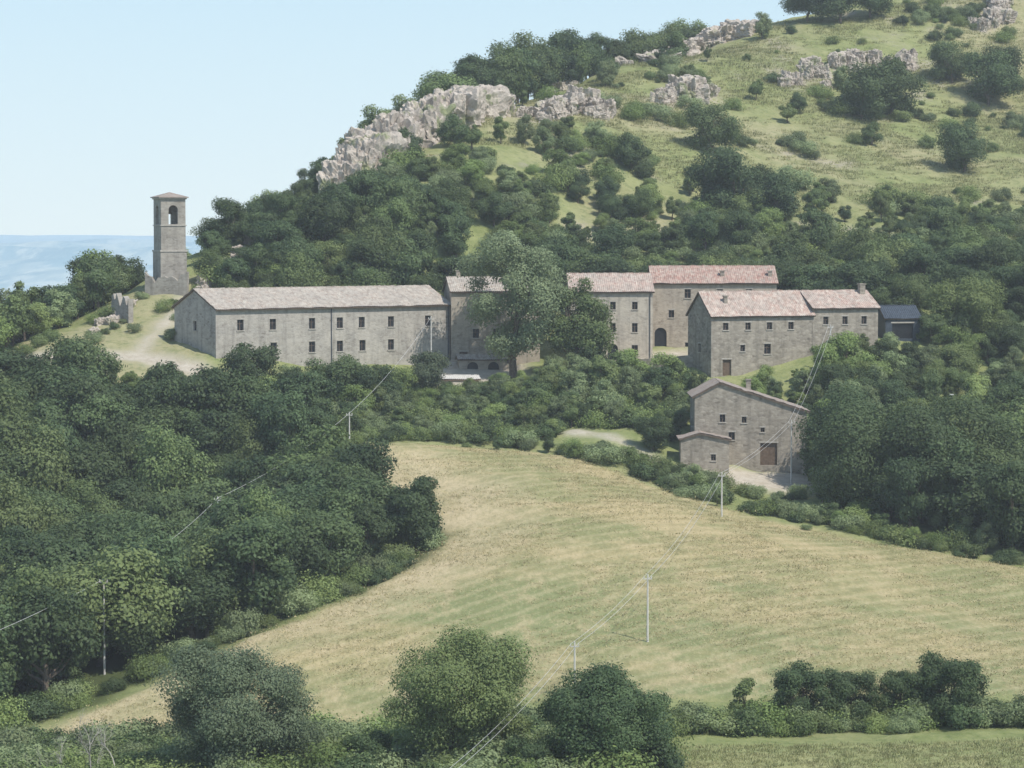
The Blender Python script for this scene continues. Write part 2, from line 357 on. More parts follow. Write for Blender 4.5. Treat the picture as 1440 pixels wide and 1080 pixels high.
def tuft_mesh(seed,mt=F_grass,wd_=.045,k=34,sp=.5,hh=(.1,.32)):
    g=rs(seed)
    p=np.c_[g.normal(0,sp,(k,2)),np.zeros(k)];hgt=g.uniform(hh[0],hh[1],k);ln=g.normal(0,.12,(k,2));a=g.uniform(0,6.28,k)
    t=np.c_[np.cos(a),np.sin(a),np.zeros(k)]*wd_
    tip=p+np.c_[ln,hgt]
    V=np.stack([p-t,p+t,tip+t*.3,tip-t*.3],1).reshape(-1,3);V[:,2]-=.03
    return fastmesh('tuft',V,np.arange(k*4).reshape(-1,4),[mt],None,False,{'tint':np.repeat(g.rand(k),4)})
src('tuft',[tuft_mesh(i) for i in range(3)])
src('straw',[tuft_mesh(10+i,F_straw,.045,40,.8,(.04,.15)) for i in range(4)])
def scatter(name,key,x,y,scl,seed=0,sink=.15,zs=None,idx=None):
    g=rs(seed);coll,k=SRC[key];x=np.asarray(x,float);y=np.asarray(y,float);n_=len(x)
    scl=np.broadcast_to(np.asarray(scl,float),(n_,)).copy()
    z=hz(x,y)-sink*scl
    me=bpy.data.meshes.new(name);me.vertices.add(n_);me.vertices.foreach_set('co',np.stack([x,y,z],1).astype(np.float32).ravel())
    def at(nm,t,a,fld='vector'):
        q_=me.attributes.new(nm,t,'POINT');q_.data.foreach_set(fld,a.ravel())
    rot=np.c_[g.normal(0,.06,n_),g.normal(0,.06,n_),g.uniform(0,6.28,n_)].astype(np.float32)
    sv=np.c_[scl*g.uniform(.85,1.2,n_),scl*g.uniform(.85,1.2,n_),scl*g.uniform(.82,1.2,n_)].astype(np.float32)
    at('rotv','FLOAT_VECTOR',rot);at('sclv','FLOAT_VECTOR',sv)
    at('idx','INT',(g.randint(0,k,n_) if idx is None else np.asarray(idx)).astype(np.int32),'value')
    ob=link(bpy.data.objects.new(name,me))
    ng=bpy.data.node_groups.new(name+'_gn','GeometryNodeTree')
    ng.interface.new_socket('Geometry',in_out='INPUT',socket_type='NodeSocketGeometry');ng.interface.new_socket('Geometry',in_out='OUTPUT',socket_type='NodeSocketGeometry')
    gi=ng.nodes.new('NodeGroupInput');go=ng.nodes.new('NodeGroupOutput');ip=ng.nodes.new('GeometryNodeInstanceOnPoints');ci=ng.nodes.new('GeometryNodeCollectionInfo')
    ci.inputs['Collection'].default_value=coll;ci.inputs['Separate Children'].default_value=True;ci.inputs['Reset Children'].default_value=True
    def na(nm,t):
        a=ng.nodes.new('GeometryNodeInputNamedAttribute');a.data_type=t;a.inputs['Name'].default_value=nm
        return next(o_ for o_ in a.outputs if o_.enabled and o_.name=='Attribute')
    L=ng.links.new
    L(gi.outputs[0],ip.inputs['Points']);L(ci.outputs[0],ip.inputs['Instance']);ip.inputs['Pick Instance'].default_value=True
    L(na('idx','INT'),ip.inputs['Instance Index']);L(na('rotv','FLOAT_VECTOR'),ip.inputs['Rotation']);L(na('sclv','FLOAT_VECTOR'),ip.inputs['Scale'])
    L(ip.outputs[0],go.inputs[0])
    md=ob.modifiers.new('scatter','NODES');md.node_group=ng
    return ob
def jitter_fill(poly,sp,seed,jit=.42):
    g=rs(seed);P_=np.array(poly);x0,y0=P_.min(0);x1,y1=P_.max(0)
    a,b_=np.meshgrid(np.arange(x0,x1,sp),np.arange(y0,y1,sp));a=a+(np.arange(a.shape[0])[:,None]%2)*sp/2
    a=(a+g.uniform(-jit,jit,a.shape)*sp).ravel();b_=(b_+g.uniform(-jit,jit,b_.shape)*sp).ravel()
    k=inpoly(a,b_,poly);return a[k],b_[k]
def hero(name,mesh,x,y,s=1.,rz=0.,dz=0):
    o_=bpy.data.objects.new(name,mesh);o_.location=(x,y,float(hz(x,y))-.1+dz);o_.scale=(s,s,s);o_.rotation_euler=(0,0,rz);return link(o_)

# left forest
poly=[(-46,243),(-35,256),(-27,268),(-19,280),(-13.5,294),(-13,308),(-21,325),(-25,345),(-23,352),(-38,353),(-50,355),(-64,358),(-100,372),(-100,243)]
x,y=jitter_fill(poly,4.6,1);g=rs(2)
ix=np.where(g.rand(len(x))<.85,g.choice([0,1,3,4],len(x)),g.choice([2,5],len(x)))
scatter('left_forest','broadleaf',x,y,g.uniform(.7,1.38,len(x)),3,idx=ix)
poly=[(-23,352),(-38,353),(-50,355),(-64,358),(-90,369),(-90,376),(-64,371),(-52,368),(-44,366),(-36,365),(-26,362)]
x,y=jitter_fill(poly,2.6,7);g=rs(8);scatter('roadside_scrub','mixed',x,y,g.uniform(.22,.5,len(x)),9)
x,y=jitter_fill([(-72,372),(-60,381),(-53,382),(-45,386),(-47,410),(-60,408),(-62,392),(-80,390)],3.2,17);g=rs(18);k=g.rand(len(x))<.5;scatter('roadside_bushes','shrub',x[k],y[k],g.uniform(.2,.8,k.sum()),19)
e=np.array([(-46,240),(-35,253),(-27,264.5),(-20,274),(-12,290),(-10.5,302),(-13,313),(-19,326),(-22.5,338),(-20,349)])
def along(pts,sp,w_,seed):
    g=rs(seed);X_=[];Y_=[]
    for (x1,y1),(x2,y2) in zip(pts[:-1],pts[1:]):
        L_=math.hypot(x2-x1,y2-y1);k=max(1,int(L_/sp));t=(np.arange(k)+g.rand(k))/k
        X_+=list(x1+(x2-x1)*t+g.normal(0,w_,k));Y_+=list(y1+(y2-y1)*t+g.normal(0,w_,k))
    return np.array(X_),np.array(Y_)
x,y=along(e,1.1,1.1,4);scatter('forest_edge_shrubs','shrub',x,y,rs(5).uniform(.3,1.0,len(x)),6)
poly=[(-100,384),(-68,382),(-71,392),(-61,400),(-60,412),(-57,440),(-100,450)]
x,y=jitter_fill(poly,4.6,11);scatter('saddle_woodland','mixed',x,y,rs(12).uniform(.7,1.35,len(x)),13)
# village front vegetation
poly=[(-36,364),(-30,362),(-22,353),(-16,353),(-6,354),(6,354),(8,360),(14,360),(20,356),(22,362),(27,373),(18,382),(8,386),(3,380),(-14,377),(-22,375),(-34,368)]
x,y=jitter_fill(poly,3.3,21);g=rs(22);tall=(y>362)
lim=np.where((x>-15)&(x<3)&(y>362),.5,1.)
scatter('village_slope_trees','mixed',x,y,np.where(tall,g.uniform(.4,.85,len(x)),g.uniform(.3,.6,len(x)))*lim,23)
x,y=jitter_fill(poly,2.3,24);scatter('village_slope_shrubs','shrub',x,y,rs(25).uniform(.5,1.15,len(x))*np.where((x>-15)&(x<3)&(y>362),.7,1.),26)
HE=[(-20,350),(-10,351.5),(3,350.5),(12,346),(16,341),(21,334),(32,325),(45,315),(58,305),(80,292)]
x,y=along(HE,1.2,1.4,27)
scatter('field_edge_hedge','shrub',x,y,rs(28).uniform(.2,.95,len(x)),29)
x,y=along(HE,4.,1.6,57);scatter('field_edge_saplings','mixed',x,y,rs(58).uniform(.22,.48,len(x)),59)
# right woods
poly=[(38,336),(44,322),(58,309),(100,288),(105,398),(66,404),(62,396),(55,382),(47,374),(41,372),(39,356)]
x,y=jitter_fill(poly,5.2,31);g=rs(32);big=(y<350);kk=big|(g.rand(len(x))<.7);x,y,big=x[kk],y[kk],big[kk]
scatter('right_woodland','broadleaf',x,y,np.where(big,g.uniform(.85,1.4,len(x)),g.uniform(.45,.8,len(x))),33)
x,y=jitter_fill(poly,3.6,37);scatter('right_understorey','mixed',x,y,rs(38).uniform(.3,.75,len(x)),39)
x,y=jitter_fill([(36,353),(40,352),(52,372),(59,383),(54,385),(44,379),(33,374),(28,370),(28,363)],2.4,34);g=rs(35);scatter('village_garden_trees','mixed',x,y,g.uniform(.35,.8,len(x))*np.where(x<40,.75,1),36)
x,y=along([(12,350),(17,347.5),(20,343.5),(26,341.5),(33,339.5),(38,341)],1.1,.8,67);scatter('barnyard_shrubs','shrub',x,y,rs(68).uniform(.3,.75,len(x)),69)
# hillside wood
HF=[(-46,414),(-50,430),(-38,434),(-25,438),(-9,452),(17,462),(29,466),(40,474),(44,448),(58,448),(70,464),(110,475),(110,400),(66,406),(52,402),(40,416),(20,414),(4,410),(-12,408),(-25,403),(-40,396)]
x,y=jitter_fill(HF,4.4,41);g=rs(42)
dens=fbm(x,y,18)+.5;hi=np.clip((y-420)/40,0,1);k=(g.rand(len(x))<.92-hi*.8+(dens-.5)*2.6);x,y,hi=x[k],y[k],hi[k]
scatter('hillside_wood','broadleaf',x,y,g.uniform(.6,1.15,len(x))*(1-.3*hi)*np.where(x<-34,.75,1.),43)
HS=HF[:2]+[(-38,436),(-25,444),(-9,472),(17,490),(29,484),(40,492),(60,480),(72,486),(115,490)]+HF[12:]
x,y=jitter_fill(HS,3.1,44);g=rs(45);k=g.rand(len(x))<.66+fbm(x,y,14)*3.-.4*(y>455);x,y=x[k],y[k];scatter('hillside_scrub','shrub',x,y,g.uniform(.4,1.35,len(x)),46)
x,y=jitter_fill(HS,5.,47);g=rs(48);k=g.rand(len(x))<.55;x,y=x[k],y[k];scatter('hillside_saplings','mixed',x,y,g.uniform(.35,.8,len(x)),49)
MD=[(-30,448),(-9,470),(17,486),(45,470),(70,480),(115,484),(125,640),(60,605),(22,558),(-3,508)]
x,y=jitter_fill(MD,2.6,51);g=rs(52);dd=fbm(x,y,24,4);k=g.rand(len(x))<np.clip(.02+(dd-.07)*4.5,0.015,.85)
x,y=x[k],y[k];scatter('meadow_bushes','shrub',x,y,g.uniform(.25,1.15,len(x)),53)
x,y=jitter_fill(MD,11,54);g=rs(55);k=g.rand(len(x))<.22;x,y=x[k],y[k];scatter('meadow_trees','mixed',x,y,g.uniform(.3,.8,len(x)),56)
# ridge trees
x,y=along([(-17,500),(2,534),(22,577),(42,622)],1.9,1.8,61);scatter('ridge_trees','broadleaf',x,y,rs(62).uniform(.8,1.35,len(x)),63)
x,y=along([(-50,440),(-40,452),(-33,464),(-24,480),(-16,498)],1.9,1.8,64);scatter('ridge_woodland','mixed',x,y,rs(65).uniform(.6,1.2,len(x)),66)
x,y=along([(9,224),(20,226),(32,227),(50,228),(75,230)],.45,1.3,71);scatter('foreground_hedge','shrub',x,y,rs(72).uniform(.4,.98,len(x)),73)
x,y=jitter_fill(MD,1.1,81);g=rs(82);k=fbm(x,y,7)+g.normal(0,.08,len(x))>-.06;x,y=x[k],y[k];scatter('meadow_grass','tuft',x,y,g.uniform(.7,1.7,len(x)),83,0)
x,y=jitter_fill(FIELD[:-1],1.05,84,.7);g=rs(85);k=fbm(x,y,9)+g.normal(0,.07,len(x))>-.05;x,y=x[k],y[k];scatter('field_stubble','straw',x,y,g.uniform(.5,1.3,len(x)),86,0)
x,y=jitter_fill([(10,196),(50,196),(50,219),(12,218)],.8,87,.6);scatter('lower_field_grass','tuft',x,y,rs(88).uniform(.4,.9,len(x)),89,0)

# single trees
hill=[tree_mesh('hill_oak_a',9,4.6,.6,34,16000,.17,101,F_dark,.25),tree_mesh('hill_oak_b',10,4.2,.6,30,15000,.17,102,F_dark,.25),tree_mesh('hill_oak_c',6,2.8,.4,20,8000,.15,103,F_dark,.2)]
for i,(a,b_,k,s) in enumerate([(36.5,500,0,1.05),(37.5,465,0,1.35),(44,463,1,1.),(69.5,543,1,1.25),(76,548,1,1.35),(85,515,1,1.05),(72,602,0,1.4),(65,603,0,1.1),(79,606,0,1.1),(98,565,0,1.25),(92,574,0,1.),(103,572,0,1.1),(-18,460,2,1.1),(34,580,2,1.2),(69,525,2,.8),(-9.8,470,2,1.),(21,482,2,1.1),(56,540,2,.7),(110,560,0,1.),(117,590,0,.9)]):
    hero('oak_tree',hill[k],a,b_,s,i*1.3)
hero('poplar_tree',tree_mesh('poplar_m',21.8,8.2,2.5,70,44000,.17,110,F_pop,.5,cr=(.15,.29)),.3,387,1,.3)
hero('ash_tree',tree_mesh('ash_m',14.5,5.2,1.5,44,26000,.17,111,F_mid,.4,cr=(.22,.4),cone=.2),9,384,1,.8)
hero('ash_tree',tree_mesh('ash_m2',6.5,3.0,1,24,14000,.14,112,F_grey,.25),-12.0,377,1,.8)
hero('walnut_tree',tree_mesh('walnut_m',9.5,5,1,34,22000,.16,113,F_bright,.3),65,394,1,0)
vt=tree_mesh('village_oak_m',8,3.8,.8,30,16000,.16,114,F_dark,.25)
for a,b_,s in ((-35,366,.95),(-23.5,368,1.0),(-18.5,367,.9),(-30,367,.7),(18.3,352.5,.62)): hero('oak_tree',vt,a,b_,s,a)
hero('oak_tree',tree_mesh('edge_oak_m',9.0,3.4,.4,32,22000,.15,115,F_dark,.25,cone=.25),-10.6,297,1,0)
bigt=tree_mesh('big_oak_m',13,6.2,1.,46,36000,.17,116,F_dark,.4)
for a,b_,s in ((42.3,331,1.),(49,327,1.05),(43,345,1.),(56,335,1.05)): hero('oak_tree',bigt,a,b_,s,a)
# foreground trees
hero('willow_tree',tree_mesh('willow_m',11.6,6.2,.8,80,85000,.10,120,F_grey,.35,cr=(.14,.30)),-20.2,204,1,0)
hero('walnut_tree',tree_mesh('walnut_m2',12.2,6.0,.8,80,85000,.10,131,F_mid,.35,cr=(.14,.30)),-4.2,206,1,0)
hero('oak_tree',tree_mesh('fore_oak_m',8.8,5.4,.6,70,75000,.10,122,F_dark,.35,cr=(.16,.32)),7.5,201,1,0)
ht=tree_mesh('hedge_tree_m',6.2,2.9,.3,34,24000,.10,123,F_dark,.2,cr=(.2,.4))
for a,b_,s,rz in ((24.3,228,.95,0),(28.3,228.5,.85,2),(33,229,.8,4),(37,228,1.05,1),(-11,203,.75,3),(1.5,199,.7,5)): hero('hawthorn_tree',ht,a,b_,s,rz)
hero('cypress_tree',tree_mesh('thin_m',4.2,1.3,.2,18,8000,.1,125,F_mid,.12,cone=.6,cr=(.35,.6)),19.4,228,1)
x,y=jitter_fill([(-42,196),(-24,198),(-22,226),(-46,228)],1.9,91);g=rs(92);scatter('foreground_scrub','shrub',x,y,g.uniform(.4,1.2,len(x)),93)
x,y=jitter_fill([(-24,196),(12,196),(12,214),(2,226),(-22,224)],2.0,94);g=rs(95);scatter('foreground_bushes','shrub',x,y,g.uniform(.6,1.2,len(x)),96)
def bare_tree(x,y,h,seed):
    g=rs(seed);segs=[]
    def br(p,d,L,r,dep):
        pts=[p];q_=p.copy();dd=d.copy()
        for _ in range(3):
            dd=dd+g.normal(0,.13,3);dd/=np.linalg.norm(dd);q_=q_+dd*L/3;pts.append(q_)
        segs.append((pts,[r,r*.8,r*.6,r*.4]))
        if dep<5:
            for _ in range(3):
                nd=dd+g.normal(0,.45,3)+np.array([0,0,.2]);nd/=np.linalg.norm(nd);br(pts[g.randint(1,4)],nd,L*.66,r*.52,dep+1)
    br(np.array([0,0,-.3]),np.array([0,0,1.]),h*.38,.10,0)
    V,F=tubes(segs,4);hero('bare_tree',fastmesh('bare_m',V,F,[plain_mat('dead_wood',(.42,.39,.35),.9,.2)]),x,y)
bare_tree(-31.5,201,8,3);bare_tree(-34.0,203,7,8);bare_tree(-29.5,203,7,12)

# ------------------------------------------------------------ rocks
m,nt,o=newmat('limestone');q=N(nt);gp=q.n('ShaderNodeNewGeometry').outputs['Position']
col=q.mix(q.mapr(q.noise(gp,.5,6,.65),.35,.65),(.40,.35,.30),(.60,.535,.46))
col=q.mix(q.mapr(q.noise(q.scalev(gp,(1,1,.22)),1.0,6,.75),.54,.70,0,.7),col,(.20,.17,.14))
col=q.mix(q.mapr(q.noise(gp,.22,5,.6),.55,.65,0,.8),col,(.19,.23,.09))
q.bsdf(col,.95,q.bump(q.noise(gp,2.5,6,.7),.8,.3),o,.1);M_rock=m
def rock_mesh(seed):
    bm=bmesh.new();bmesh.ops.create_icosphere(bm,subdivisions=5,radius=1)
    off=Vector((seed*7.3,seed*3.1,seed*1.7))
    for v in bm.verts:
        p=v.co.copy()
        m_=max(abs(p.x),abs(p.y),abs(p.z));p=p.lerp(p/m_*.82,.8)
        wq=p+.15*mnoise.noise_vector(p*2+off)
        c1=mnoise.cell(Vector((wq.x*1.7,wq.y*1.7,wq.z*.9))+off)
        c2=mnoise.cell(Vector((wq.x*3.6,wq.y*3.6,wq.z*1.8))+off*2)
        c3=mnoise.cell(Vector((wq.x*7.5,wq.y*7.5,wq.z*4.5))+off*3)
        k=.84+.19*c1+.10*c2+.05*c3-.14*mnoise.fractal(p*1.2+off,1,2,3)+.03*mnoise.fractal(p*8+off,1,2,3)
        v.co=p*k
    me=bpy.data.meshes.new('rock');bm.to_mesh(me);bm.free();me.materials.append(M_rock);return me
RM=[rock_mesh(i) for i in range(6)]
def outcrop(pts,k,s,seed,wj=1.2,flat=1.,tall=1.05):
    g=rs(seed);e_=empty('rock_outcrop',(pts[0][0],pts[0][1],float(hz(*pts[0]))))
    pts=np.array(pts);seg=np.hypot(*np.diff(pts,axis=0).T);cs=np.r_[0,np.cumsum(seg)]
    for i in range(k):
        t=(i+g.rand())/k*cs[-1];x_=np.interp(t,cs,pts[:,0])+g.normal(0,wj);y_=np.interp(t,cs,pts[:,1])+g.normal(0,wj)
        sc_=s(t/cs[-1])*g.uniform(.55,1.3)
        o_=bpy.data.objects.new('rock',RM[g.randint(6)]);o_.parent=e_
        z_=float(hz(x_,y_))
        o_.location=(x_-e_.location[0],y_-e_.location[1],z_-e_.location[2]+sc_*.1*flat)
        o_.rotation_euler=(g.normal(0,.12),g.normal(0,.12),g.uniform(0,6.28));o_.scale=(sc_*1.05,sc_*.9,sc_*tall*flat);LINK.objects.link(o_)
outcrop(ROCKS[0][1],46,lambda t:3.2+2.2*math.sin(min(1,t*2)*math.pi*.8)-.8*t,201,1.6,1,1.35)
outcrop(ROCKS[1][1],22,lambda t:2.0+1.6*t,202,1.5)
outcrop(ROCKS[2][1],12,lambda t:1.9+1.7*t,203,1.5)
outcrop(ROCKS[3][1],16,lambda t:3.2+3.2*math.sin(t*3.14),204,1.4,.7)
outcrop(ROCKS[4][1],26,lambda t:2.0,205,2.2)
outcrop(ROCKS[5][1],9,lambda t:2.4+t,206)
outcrop([(8,541),(10,545)],3,lambda t:1.6,207);outcrop([(22,562),(23,566)],2,lambda t:1.7,208)
outcrop([(-57,404),(-58,396),(-60,390)],6,lambda t:1.0,209);outcrop([(-47,406),(-44,412),(-40,425)],10,lambda t:1.5,210)

# ------------------------------------------------------------ buildings
def boxb(bm,x0,x1,y0,y1,z0,z1):
    vs=[bm.verts.new(p) for p in ((x0,y0,z0),(x1,y0,z0),(x1,y1,z0),(x0,y1,z0),(x0,y0,z1),(x1,y0,z1),(x1,y1,z1),(x0,y1,z1))]
    for f_ in ((0,3,2,1),(4,5,6,7),(0,1,5,4),(1,2,6,5),(2,3,7,6),(3,0,4,7)): bm.faces.new([vs[i] for i in f_])
def obj_from(bm,name,mat,parent):
    me=bpy.data.meshes.new(name);bmesh.ops.recalc_face_normals(bm,faces=bm.faces) if name!='windows' else None
    bm.to_mesh(me);bm.free()
    for m_ in (mat if isinstance(mat,list) else [mat]): me.materials.append(m_)
    o_=bpy.data.objects.new(name,me);o_.parent=parent;LINK.objects.link(o_);return o_
def wall(bmw,bmg,bms,o_,ax,nin,width,z0,prof,ops,depth=.28):
    o_=Vector(o_);ax=Vector(ax);nin=Vector(nin);up=Vector((0,0,1))
    z1=min(p[1] for p in prof)
    xs_=sorted({0,width}|{a-c/2 for a,b_,c,d,k in ops}|{a+c/2 for a,b_,c,d,k in ops})
    zs_=sorted({z0,z1}|{b_ for a,b_,c,d,k in ops}|{b_+d for a,b_,c,d,k in ops})
    pt=lambda t,z,dp=0:o_+ax*t+up*z+nin*dp
    Q=lambda bm,ps:bm.faces.new([bm.verts.new(p) for p in ps])
    for i in range(len(xs_)-1):
        for j in range(len(zs_)-1):
            cx=(xs_[i]+xs_[i+1])/2;cz=(zs_[j]+zs_[j+1])/2
            if any(abs(cx-a)<c/2 and b_<cz<b_+d for a,b_,c,d,k in ops): continue
            Q(bmw,[pt(xs_[i],zs_[j]),pt(xs_[i+1],zs_[j]),pt(xs_[i+1],zs_[j+1]),pt(xs_[i],zs_[j+1])])
    top=[pt(0,z1)] + [pt(width,z1)] + [pt(t,z) for t,z in reversed(prof) if z>z1+1e-4]
    if len(top)>2: Q(bmw,top)
    for a,b_,c,d,k in ops:
        x0,x1,y0,y1=a-c/2,a+c/2,b_,b_+d
        cs=[(x0,y0),(x1,y0),(x1,y1),(x0,y1)]
        for s in range(4):
            p,q_=cs[s],cs[(s+1)%4];Q(bmw,[pt(*p),pt(*p,depth),pt(*q_,depth),pt(*q_)])
        f_=Q(bmg,[pt(x0,y0,depth),pt(x1,y0,depth),pt(x1,y1,depth),pt(x0,y1,depth)]);f_.material_index={'w':0,'d':1,'o':0,'a':0}[k]
        def bar(t0,t1,za,zb,d0,d1,bm,mi=0):
            vs=[bm.verts.new(pt(t,z,dd)) for dd in (d0,d1) for t,z in ((t0,za),(t1,za),(t1,zb),(t0,zb))]
            for ff in ((0,1,2,3),(7,6,5,4),(0,4,5,1),(1,5,6,2),(2,6,7,3),(3,7,4,0)):
                bm.faces.new([vs[i] for i in ff]).material_index=mi
        if k=='w':
            bar(a-.035,a+.035,y0,y1,depth-.06,depth-.01,bmg,2);bar(x0,x1,y0+d*.6,y0+d*.6+.05,depth-.055,depth-.012,bmg,2)
            bar(x0-.12,x1+.12,y0-.13,y0-.003,-.1,.05,bms)
        if k=='a':
            r_=c/2
            for sg,xc in ((-1,x0),(1,x1)):
                arc=[(a+sg*r_*math.cos(i*math.pi/16),y1-r_+r_*math.sin(i*math.pi/16)) for i in range(9)]
                Q(bmw,[pt(xc,y1)]+[pt(*p_) for p_ in arc]);Q(bmw,[pt(xc,y1,.2)]+[pt(*p_,.2) for p_ in arc])
                for p_,p2 in zip(arc[:-1],arc[1:]): Q(bmw,[pt(*p_),pt(*p2),pt(*p2,.2),pt(*p_,.2)])
        else: bar(x0-.15,x1+.15,y1+.003,y1+.2,-.025,.05,bms)
def roof_plane(bmr,bmt,a,b_,c,d,thick=.16,seed=0):
    a,b_,c,d=map(Vector,(a,b_,c,d));nrm=(b_-a).cross(d-a).normalized()
    if nrm.z<0: nrm=-nrm
    g=rs(seed+500);L_=(b_-a).length;Hh=(d-a).length
    nu=max(2,int(L_/.075));nv=max(2,int(Hh/.4));ku=nu//20+2
    sag=g.normal(0,.05,(nv+1,ku+1));sag[0]*=1.6
    rows=[]
    for j in range(nv+1):
        row=[]
        for i in range(nu+1):
            u=i/nu;v_=j/nv;fi=i/20;i0=int(fi);fr=fi-i0
            p=(a.lerp(b_,u)).lerp(d.lerp(c,u),v_)
            hh=.09+.045*math.sin(u*L_/.3*2*math.pi)+(sag[j,min(i0,ku)]*(1-fr)+sag[j,min(i0+1,ku)]*fr)*.5
            row.append(bmr.verts.new(p+nrm*hh))
        rows.append(row)
    for j in range(nv):
        for i in range(nu):
            f_=bmr.faces.new([rows[j][i],rows[j][i+1],rows[j+1][i+1],rows[j+1][i]]);f_.smooth=True
    lo=[bmt.verts.new(p-nrm*thick) for p in (a,b_,c,d)];hi=[bmt.verts.new(p-nrm*.012) for p in (a,b_,c,d)]
    bmt.faces.new(lo);bmt.faces.new(hi)
    for i in range(4): k=(i+1)%4;bmt.faces.new([lo[i],lo[k],hi[k],hi[i]])
def chimney(bm,x,y,z,h=1.3,s=.6):
    boxb(bm,x-s/2,x+s/2,y-s/2,y+s/2,z-1,z+h);boxb(bm,x-s/2-.1,x+s/2+.1,y-s/2-.1,y+s/2+.1,z+h+.003,z+h+.15)
def building(name,x,y,z,th,L_,Wd,he,rise,front,wm,rm,left=(),right=(),chims=(),ridge='x',apex=.5,hr=None,oh=.4,seed=0,pipes=()):
    root=empty(name,(x,y,z),math.radians(th));bw,bg,bs,br,bt=[bmesh.new() for _ in range(5)];f0=-4
    if ridge=='x':
        fr_=[(0,he),(L_,he)];lf=[(0,he),(Wd/2,he+rise),(Wd,he)]
    else:
        hr=he if hr is None else hr
        fr_=[(0,he),(L_*apex,he+rise),(L_,hr)];lf=[(0,he),(Wd,he)]
    wall(bw,bg,bs,(0,0,0),(1,0,0),(0,1,0),L_,f0,fr_,front)
    rt=lf if ridge=='x' else [(0,hr),(Wd,hr)]
    wall(bw,bg,bs,(L_,0,0),(0,1,0),(-1,0,0),Wd,f0,rt,right)
    wall(bw,bg,bs,(0,Wd,0),(0,-1,0),(1,0,0),Wd,f0,[(Wd-t,zz) for t,zz in reversed(lf)],left)
    wall(bw,bg,bs,(L_,Wd,0),(-1,0,0),(0,-1,0),L_,f0,[(L_-t,zz) for t,zz in reversed(fr_)],())
    g_=.25
    if ridge=='x':
        sl=rise/(Wd/2);zr=he+rise+.14;ze=he+.14-sl*oh
        roof_plane(br,bt,(-g_,-oh,ze),(L_+g_,-oh,ze),(L_+g_,Wd/2,zr),(-g_,Wd/2,zr),seed=seed)
        roof_plane(br,bt,(L_+g_,Wd+oh,ze),(-g_,Wd+oh,ze),(-g_,Wd/2,zr),(L_+g_,Wd/2,zr),seed=seed+1)
        n_=int(L_/.4)
        g=rs(seed+9)
        for i in range(n_):
            j_=g.normal(0,.025);boxb(br,i*L_/n_,(i+.93)*L_/n_,Wd/2-.13,Wd/2+.13,zr-.02,zr+.14+j_)
    else:
        ax_=L_*apex;zr=he+rise+.14;s1=rise/ax_;s2=(he+rise-hr)/(L_-ax_)
        roof_plane(br,bt,(-oh,Wd+g_,he+.14-s1*oh),(-oh,-g_,he+.14-s1*oh),(ax_,-g_,zr),(ax_,Wd+g_,zr),seed=seed)
        roof_plane(br,bt,(L_+oh,-g_,hr+.14-s2*oh),(L_+oh,Wd+g_,hr+.14-s2*oh),(ax_,Wd+g_,zr),(ax_,-g_,zr),seed=seed+1)
    obj_from(bw,'walls',wm,root);obj_from(bg,'windows',[M_glass,M_door,M_wood],root);obj_from(bs,'sills_and_lintels',M_sill,root)
    obj_from(br,'roof_tiles',rm,root);obj_from(bt,'roof_timber',M_wood,root)
    if chims:
        bc=bmesh.new()
        for c_ in chims: chimney(bc,*c_)
        obj_from(bc,'chimneys',wm,root)
    if pipes:
        bp=bmesh.new()
        for p_ in pipes: boxb(bp,p_-.05,p_+.05,-.14,-.03,-1,he-.1)
        obj_from(bp,'downpipes',M_shed,root)
    return root
LB=lambda u:(u-303)/329*38.6
up=[(LB(u),4.5,1.0,1.5,'w') for u in (336,380,434,473,504,546,600)]
lo=[(LB(u),1.2,1.0,1.5,'w') for u in (338,381,434,473,505,546)]
building('long_stone_farmhouse',-40.7,375,-18.7,35,38.6,12,7.5,2.5,up+lo,S_long,T_long,left=[(6,4.4,.9,1.3,'w')],oh=.5,pipes=(18.5,38.3),seed=1)
building('stone_house',-8.8,396,-21,8,13,9,11.7,1.9,[(1.8,.6,1.2,2.4,'d'),(5.8,1.2,1.,1.5,'w'),(8.4,1.2,1.,1.5,'w'),(3.6,5,.9,1.3,'w'),(6.6,5,.9,1.3,'w'),(3.6,8.4,.8,1.1,'w')],S_vill,T_long,seed=3,chims=((1.6,5,13.3),))
building('stone_house',8.5,397,-19.5,3,12,9,10.2,2.4,[(6.2,.1,1.5,2.5,'a'),(9.4,.9,.9,1.5,'w'),(9.4,4.3,.8,1.3,'w'),(9.4,7.6,.8,1.1,'w'),(6.2,4.3,.8,1.3,'w'),(6.2,7.6,.8,1.1,'w'),(3,4.3,.8,1.3,'w')],S_pale,T_pink,seed=5,pipes=(11.6,))
building('red_roofed_house',20.8,404,-19.3,2,18.4,8.5,11.1,2.3,[(1.2,.6,1.8,3.9,'a'),(5.4,.3,1.1,2.,'w'),(5.2,8.9,.9,1.3,'w'),(10,9,.9,1.2,'w'),(14.3,9,.9,1.2,'w'),(2.8,6,.8,1.1,'w')],S_vill,T_red,seed=7,chims=((10.5,1.6,11.6,1.2),(17.6,1.6,11.6,1.2)))
building('village_house',27.6,378,-20.8,20,15.6,8,8.6,3.1,[(2.2,6.6,.8,1.,'w'),(5.6,6.6,.8,1.,'w'),(8.9,6.6,.8,1.,'w'),(12.2,6.6,.8,1.,'w'),(8.6,3.2,1.,1.4,'w'),(2.4,.2,1.3,2.3,'d'),(4.8,3.6,.7,.9,'w')],S_rub,T_pink,seed=9,left=[(4,3.4,.8,1.2,'w')],chims=((3,2,10.2,1.0,.5),))
